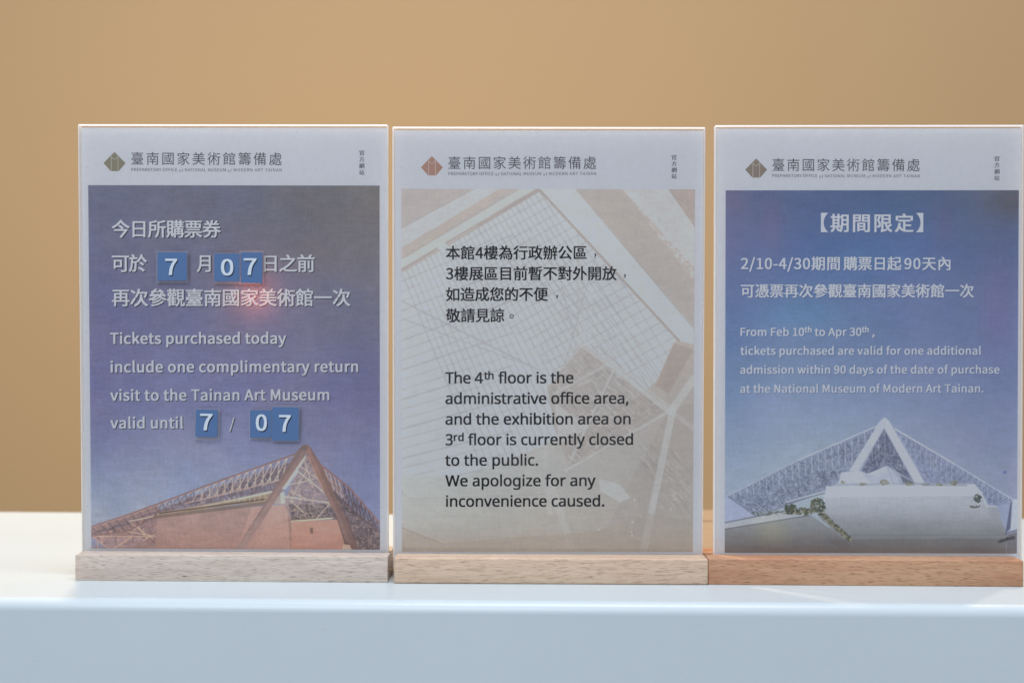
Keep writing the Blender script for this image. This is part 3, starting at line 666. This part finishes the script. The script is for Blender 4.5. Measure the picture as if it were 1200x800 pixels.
def make_stand(i, label):
    (X, Y), yaw, lean, ip, (pcx, pzt, pw, ph), (nz, ncx, nw) = POSE[i]
    root = bpy.data.objects.new('sign_stand', None); link(root)
    root.empty_display_size = 0.05
    root.location = (X, Y, 0); root.rotation_euler = (0, 0, R(yaw))
    root['label'] = label; root['category'] = 'sign stand'; root['group'] = 'sign stands in a row on the counter'
    obj('wood_base', base_mesh(i), [m_wood[i]], root)
    S = Matrix.Translation((0, SY, H)) @ Matrix.Rotation(R(-lean), 4, 'X') @ Matrix.Rotation(R(ip), 4, 'Y')
    zt = nz - H
    q = PICQ[i]
    def loc(px, py):
        u = 0.5; vv = 0.5
        for _ in range(4):
            xl = q[0][0] + (q[3][0] - q[0][0]) * vv; xr = q[1][0] + (q[2][0] - q[1][0]) * vv; u = (px - xl) / (xr - xl)
            yt = q[0][1] + (q[1][1] - q[0][1]) * u; yb = q[3][1] + (q[2][1] - q[3][1]) * u; vv = (py - yt) / (yb - yt)
        return pcx - pw / 2 + u * pw, pzt - H - vv * ph
    # paper
    me = bpy.data.meshes.new('sheet')
    # a very slightly waving sheet
    nx_, nz_ = 24, 32; xa, xb = ncx - nw / 2 + 0.0011, ncx + nw / 2 - 0.0011; za, zb = -0.0095, zt - 0.0020
    vs = [(xa + (xb - xa) * a / nx_, -0.0001, za + (zb - za) * c / nz_) for c in range(nz_ + 1) for a in range(nx_ + 1)]
    vs += [(x, 0.0001, z) for x, y, z in vs]
    N = (nx_ + 1) * (nz_ + 1); fs = []
    for c in range(nz_):
        for a in range(nx_):
            k = c * (nx_ + 1) + a; fs.append((k, k + 1, k + nx_ + 2, k + nx_ + 1)); fs.append((N + k, N + k + nx_ + 1, N + k + nx_ + 2, N + k + 1))
    rim = [a for a in range(nx_ + 1)] + [c * (nx_ + 1) + nx_ for c in range(1, nz_ + 1)] + [nz_ * (nx_ + 1) + a for a in range(nx_ - 1, -1, -1)] + [c * (nx_ + 1) for c in range(nz_ - 1, 0, -1)]
    for a, c in zip(rim, rim[1:] + rim[:1]): fs.append((a, N + a, N + c, c))
    me.from_pydata(vs, [], fs); me.update()
    sheet = obj('paper_sheet', me, [m_paper], root); sheet.matrix_local = S
    # printed photograph
    me = bpy.data.meshes.new('printed_photo')
    x0, x1, z1, z0 = pcx - pw / 2, pcx + pw / 2, pzt - H, pzt - H - ph
    me.from_pydata([(x0, -0.00014, z0), (x1, -0.00014, z0), (x1, -0.00014, z1), (x0, -0.00014, z1)], [], [(0, 1, 2, 3)])
    uv = me.uv_layers.new(name='UVMap')
    for k, c in enumerate(((0, 0), (1, 0), (1, 1), (0, 1))): uv.data[k].uv = c
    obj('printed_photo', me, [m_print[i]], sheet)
    # panes
    for nm, y0, y1 in (('front_pane', -0.0032, -0.0004), ('back_pane', 0.0004, 0.0030)):
        p = obj(nm, pane_mesh(ncx, nw, -0.0105, zt, y0, y1), [m_acr, m_edge], root); p.matrix_local = S
    # text and flat marks
    def flat_mesh(name, layers, parent, label=None, tf=None):
        V, Fc, mi, mats = [], [], [], []
        for P2, faces, mat, d, off in layers:
            n0 = len(V)
            for px, py in P2:
                x, z = loc(px + off[0], py + off[1]); V.append((x, -d, z))
            Fc += [tuple(n0 + j for j in f) for f in faces]
            if mat not in mats: mats.append(mat)
            mi += [mats.index(mat)] * len(faces)
        me = bpy.data.meshes.new(name); me.from_pydata(V, [], Fc); me.update()
        me.polygons.foreach_set('material_index', mi)
        return obj(name, me, mats, parent, label)
    def text(body, fnt, x0, x1, base, h, ref, bold, mat, shadow=None, so=(0.9, 0.9)):
        P2, faces = fit_text(body, fnt, x0, x1, base, h, ref, bold)
        L = []
        sh = thick(bold)
        if shadow: L += [(P2, faces, shadow, 0.00018 + k * 0.000003, (so[0] + a, so[1] + c)) for k, (a, c) in enumerate(sh)]
        L += [(P2, faces, mat, 0.00024 + k * 0.000003, o) for k, o in enumerate(sh)]
        return flat_mesh('text_line', L, sheet)
    return root, sheet, S, loc, flat_mesh, text

K = '國'
def header(text, flat_mesh, sheet, dx, lx, ly, tx0, tx1, tb, eb, vx, vy, logo):
    """museum emblem, title in two scripts, vertical note"""
    q = lambda *p: [(lx + a, ly + c) for a, c in p]
    L = [(q((0, -13), (12.9, 0), (4.9, 9.3), (-4.4, 9.3), (-12.9, 0)), [(0, 1, 2, 3, 4)], logo, 0.00018, (0, 0)),
         (q((-4.1, -7.6), (-3.6, -8.1), (-3.6, 9.2), (-4.1, 9.2)), [(0, 1, 2, 3)], i_line, 0.00022, (0, 0)),
         (q((3.9, -8.0), (4.4, -7.6), (4.4, 9.2), (3.9, 9.2)), [(0, 1, 2, 3)], i_line, 0.00022, (0, 0))]
    arc = [(3.6 * math.cos(R(a)), -8.2 + 3.6 * math.sin(R(a)) * 1.1) for a in range(10, 171, 16)]
    V = []; F_ = []
    for k, (a, c) in enumerate(arc): V += [(lx + a, ly + c), (lx + a * .9, ly + c - .4)]
    for k in range(len(arc) - 1): F_.append((2 * k, 2 * k + 2, 2 * k + 3, 2 * k + 1))
    L.append((V, F_, i_line, 0.00022, (0, 0)))
    flat_mesh('emblem', L, sheet)
    text('臺南國家美術館籌備處', F_CJK, tx0, tx1, tb, 14.0, K, -0.12, i_grey)
    # the English line, with its two small italics-like "of"
    w = tx1 - tx0
    for s_, a, c, h in (('PREPARATORY OFFICE', 0, .305, 3.6), ('of', .318, .345, 3.0), ('NATIONAL MUSEUM', .357, .628, 3.5), ('of', .641, .668, 3.0), ('MODERN ART TAINAN', .681, 1, 3.5)):
        text(s_, F_CJK, tx0 + a * w, tx0 + c * w, eb + (.7 if s_ == 'of' else 0), h if s_ != 'of' else 3.2, 'H', 0.0, i_grey)
    for k, ch in enumerate('官方網站'):
        text(ch, F_CJK, vx, vx + 5.9, vy[k] + 2.9, 5.6, K, 0.12, i_grey)

# ---- stand with the dusk photograph
root, sheet, S, loc, fm, text = make_stand(0, 'left sign with blue number stickers and a dusk photo, on a greyish beech base')
header(text, fm, sheet, 0, 134.5, 191.3, 154.3, 330.5, 193.2, 200.6, 421.2, (178.6, 186.2, 193.8, 201.4), i_olive)
B = 0.42
def t1c(s_, a, b_, base): text(s_, F_CJK, a, b_, base, 19.2, K, B, i_light, i_navy, (1.0, 1.0))
t1c('今日所購票券', 131.4, 258.8, 277.6)
t1c('可於', 131.4, 172, 317.6); t1c('月', 231.2, 246.8, 317.6); t1c('日之前', 309.8, 368.7, 317.6)
t1c('再次參觀臺南國家美術館一次', 131.4, 410.6, 357.6)
def t1e(s_, a, b_, base): text(s_, F_CJK, a, b_, base, 12.6, 'H', 0.42, i_light, i_navy, (0.9, 0.9))
t1e('Tickets purchased today', 129.2, 335.2, 401.4); t1e('include one complimentary return', 129.6, 419.7, 434.7)
t1e('visit to the Tainan Art Museum', 129.2, 385.9, 467.9); t1e('valid until', 129.2, 214.3, 500.4)
text('/', F_CJK, 269.0, 275, 501.5, 12.6, 'H', 0.2, i_light, i_navy, (1.0, 1.0))
def sticker(blue, film, digit, dq, tier, tilt=0.0):
    """square of blue print under a slightly larger piece of clear film, on the front of the acrylic"""
    d0 = 0.0036 + tier * 0.0005
    cx, cy = (blue[0] + blue[2]) / 2, (blue[1] + blue[3]) / 2; ct, st = math.cos(R(tilt)), math.sin(R(tilt))
    def rot(p): x, y = p[0] - cx, p[1] - cy; return (cx + x * ct - y * st, cy + x * st + y * ct)
    def plate(rect, d, th):
        c4 = [loc(*rot(p)) for p in ((rect[0], rect[3]), (rect[2], rect[3]), (rect[2], rect[1]), (rect[0], rect[1]))]
        bm = bmesh.new(); f = [bm.verts.new((x, -d, z)) for x, z in c4]; g = [bm.verts.new((x, -d + th, z)) for x, z in c4]
        bm.faces.new(f); bm.faces.new(g[::-1])
        for k in range(4): bm.faces.new((f[k], g[k], g[(k + 1) % 4], f[(k + 1) % 4]))
        return bm_mesh(bm, 'plate')
    st_ = obj('number_sticker', plate(blue, d0, 0.00015), [m_sticker], root); st_.matrix_local = S
    obj('clear_film', plate(film, d0 - 0.00022, 0.00012), [m_film], st_)
    P2, faces = fit_text(digit, F_CJK, dq[0], dq[2], dq[3], dq[3] - dq[1], digit, 0.0)
    P2 = np.array([rot(p) for p in P2])
    sh = thick(0.55)
    fm('digit', [(P2, faces, m_digsh, d0 + 0.00003 + k * 0.000003, (1.1 + o[0], 1.3 + o[1])) for k, o in enumerate(sh)]
       + [(P2, faces, m_digit, d0 + 0.00007 + k * 0.000003, o) for k, o in enumerate(sh)], st_)
sticker((186, 294.8, 220.6, 327.8), (184.2, 293.4, 222.2, 330.6), '7', (195.8, 302.6, 208.6, 321), 0)
sticker((252.4, 296.2, 287, 328.8), (251.6, 295.4, 288, 331.6), '0', (261, 302.8, 274.4, 321.6), 0)
sticker((284.0, 295, 309, 330.6), (282, 292.6, 310.6, 331.8), '7', (287.8, 302, 301.6, 320.8), 1)
sticker((230.4, 478.4, 256.2, 510.2), (229.4, 477, 258.6, 514), '7', (236.2, 483.4, 249.6, 502.2), 0, 1.2)
sticker((294.2, 479, 322, 511.4), (292.6, 478, 324, 513.6), '0', (301.6, 484.2, 313.6, 503.2), 0)
sticker((320.2, 475.6, 351.4, 515), (319.4, 474, 352.6, 516.4), '7', (328.8, 485, 341.6, 504.2), 1, 0.6)

# ---- stand with the glass-roof photograph
root, sheet, S, loc, fm, text = make_stand(1, 'middle sign in black lettering over a washed-out glass roof photo, on a pale beech base')
header(text, fm, sheet, 0, 505.9, 196.3, 525.3, 698.6, 198.4, 205.5, 787.2, (185.0, 192.4, 199.7, 206.9), i_rust)
def t2(s_, a, b_, base): text(s_, F_CJK, a, b_, base, 15.2, K, 0.31, i_black)
t2('本館4樓為行政辦公區', 522.5, 687.3, 303.4); t2('3樓展區目前暫不對外開放', 522.5, 722.4, 327.6)
t2('如造成您的不便', 522.5, 641.8, 351.8); t2('敬請見諒', 522.5, 590.4, 376.4)
for x, y in ((696.4, 298.6), (731.2, 322.6), (651.6, 346.6)): text(',', F_CJK, x, x + 2.2, y - .2, 10, 'H', 0.12, i_black)
ring = []; rf = []
for k in range(24):
    a = 2 * math.pi * k / 24; ring += [(599.4 + 2.5 * math.cos(a), 369.6 + 2.5 * math.sin(a)), (599.4 + 1.7 * math.cos(a), 369.6 + 1.7 * math.sin(a))]
    rf.append((2 * k, (2 * k + 2) % 48, (2 * k + 3) % 48, 2 * k + 1))
fm('full_stop', [(ring, rf, i_black, 0.00024, (0, 0))], sheet)
def t2e(s_, a, b_, base, h=12.8): text(s_, F_SANS, a, b_, base, h, 'H', 0.34, i_black)
t2e('The 4', 521.6, 565.6, 447.8); t2e('th', 567.2, 577.9, 443.2, 9.0); t2e('floor is the', 583.9, 671.7, 447.8)
t2e('administrative office area,', 521.8, 736.4, 471.9); t2e('and the exhibition area on', 521.8, 738.9, 496.1)
t2e('3', 522, 529.8, 520.2); t2e('rd', 531.5, 542.7, 515.4, 9.0); t2e('floor is currently closed', 548.2, 741.8, 520.2)
t2e('to the public.', 521.4, 630, 544.3); t2e('We apologize for any', 521.6, 697.8, 568.5); t2e('inconvenience caused.', 522.4, 708, 592.6)

# ---- stand with the daytime photograph
root, sheet, S, loc, fm, text = make_stand(2, 'right sign with a daytime photo of a white museum, on a reddish beech base')
header(text, fm, sheet, 0, 884.8, 198.9, 903.9, 1077.2, 200.6, 207.8, 1164.9, (185.7, 193.2, 200.8, 208.4), i_brown)
def t3(s_, a, b_, base, h=15.0, bold=.36): text(s_, F_CJK, a, b_, base, h, K, bold, i_light3, i_dusk, (.7, .8))
t3('【', 961.6, 969.4, 271.6, 21, .3); t3('期間限定', 973.1, 1069.9, 271.6, 20.2, .5); t3('】', 1073.6, 1081.4, 271.6, 21, .3)
t3('2/10-4/30期間', 867.8, 983.6, 316.2); t3('購票日起', 988.4, 1056, 316.2); t3('90天內', 1060, 1113.6, 316.2)
t3('可憑票再次參觀臺南國家美術館一次', 867.8, 1141.2, 348.2)
def t3e(s_, a, b_, base, h=9.3): text(s_, F_CJK, a, b_, base, h, 'H', .3, i_light3, i_dusk, (.6, .7))
t3e('From Feb 10', 867.6, 942, 393); t3e('th', 943, 950.8, 388.8, 6.4); t3e('to Apr 30', 954.9, 1009.4, 393); t3e('th', 1010.3, 1018, 388.8, 6.4); t3e(',', 1022.4, 1024.8, 393)
t3e('tickets purchased are valid for one additional', 867.6, 1150.2, 415.1); t3e('admission within 90 days of the date of purchase', 867.6, 1171.8, 437.2)
t3e('at the National Museum of Modern Art Tainan.', 867.6, 1153.2, 459.4)

# ------------------------------------------------------------------ low tray, a guess at the tan shape seen in the gap between the middle and right signs
def rounded(w, d, z0, z1, rad, segs=6):
    bm = bmesh.new(); pts = []
    for cx, cy, a0 in ((w/2-rad, d/2-rad, 0), (-w/2+rad, d/2-rad, 90), (-w/2+rad, -d/2+rad, 180), (w/2-rad, -d/2+rad, 270)):
        for k in range(segs + 1): a = R(a0 + 90 * k / segs); pts.append((cx + rad * math.cos(a), cy + rad * math.sin(a)))
    lo = [bm.verts.new((x, y, z0)) for x, y in pts]; hi = [bm.verts.new((x, y, z1)) for x, y in pts]
    n = len(pts)
    for k in range(n): bm.faces.new((lo[k], lo[(k + 1) % n], hi[(k + 1) % n], hi[k]))
    bm.faces.new(lo[::-1]); top = bm.faces.new(hi)
    bmesh.ops.bevel(bm, geom=list(top.edges), offset=0.0012, segments=2, affect='EDGES')
    me = bm_mesh(bm, 'box', True); me.set_sharp_from_angle(angle=R(35)); return me
m_tray, nt, b = new_mat('tan_tray_board')
n = noise(nt, 1.0, 4, 0.6, mapping(nt, (12, 160, 160))); r = ramp(nt, n.outputs['Fac'], [(0.3, (0.32, 0.228, 0.15, 1)), (0.7, (0.35, 0.252, 0.168, 1))])
nt.links.new(r.outputs['Color'], b.inputs['Base Color']); b.inputs['Roughness'].default_value = 0.5
bx = bpy.data.objects.new('tray', None); link(bx); bx.location = (0.160, 0.21, 0); bx.rotation_euler = (0, 0, R(1.5))
bx['label'] = 'low tan tray behind the signs, glimpsed in the gap between the middle and right one'; bx['category'] = 'tray'
tb = rounded(0.25, 0.25, 0.0, 0.0100, 0.012); obj('tray_base', tb, [m_tray], bx)
tl_ = rounded(0.25, 0.075, 0.0060, 0.0106, 0.012); tl_.transform(Matrix.Translation((0, 0.0875, 0))); obj('tray_ledge', tl_, [m_tray], bx)

# ------------------------------------------------------------------ the small red lamp whose reflection lies on the left sign's acrylic
cp = Vector((0, -1, CAM_H))
Sw = Matrix.Translation((POSE[0][0][0], POSE[0][0][1], 0)) @ Matrix.Rotation(R(POSE[0][1]), 4, 'Z') @ Matrix.Translation((0, SY, H)) @ Matrix.Rotation(R(-POSE[0][2]), 4, 'X') @ Matrix.Rotation(R(POSE[0][3]), 4, 'Y')
hit = Sw @ Vector((-0.00184 - 0.2069 / 2 + 0.2069 * (300.5 - 104.2) / 341, -0.0032, 0.27805 - H - 0.25879 * (346 - 217) / 427))
nrm = (Sw.to_3x3() @ Vector((0, -1, 0))).normalized()
dv = (hit - cp).normalized(); rv = dv - 2 * dv.dot(nrm) * nrm
lp = hit + rv * 2.2
l = bpy.data.lights.new('red_lamp', 'AREA'); l.shape = 'DISK'; l.size = 0.060; l.energy = 0.20; l.color = (1.0, 0.24, 0.13)
lo = bpy.data.objects.new('red_lamp', l); link(lo); lo.location = lp
lo.rotation_euler = (hit - lp).to_track_quat('-Z', 'Y').to_euler()
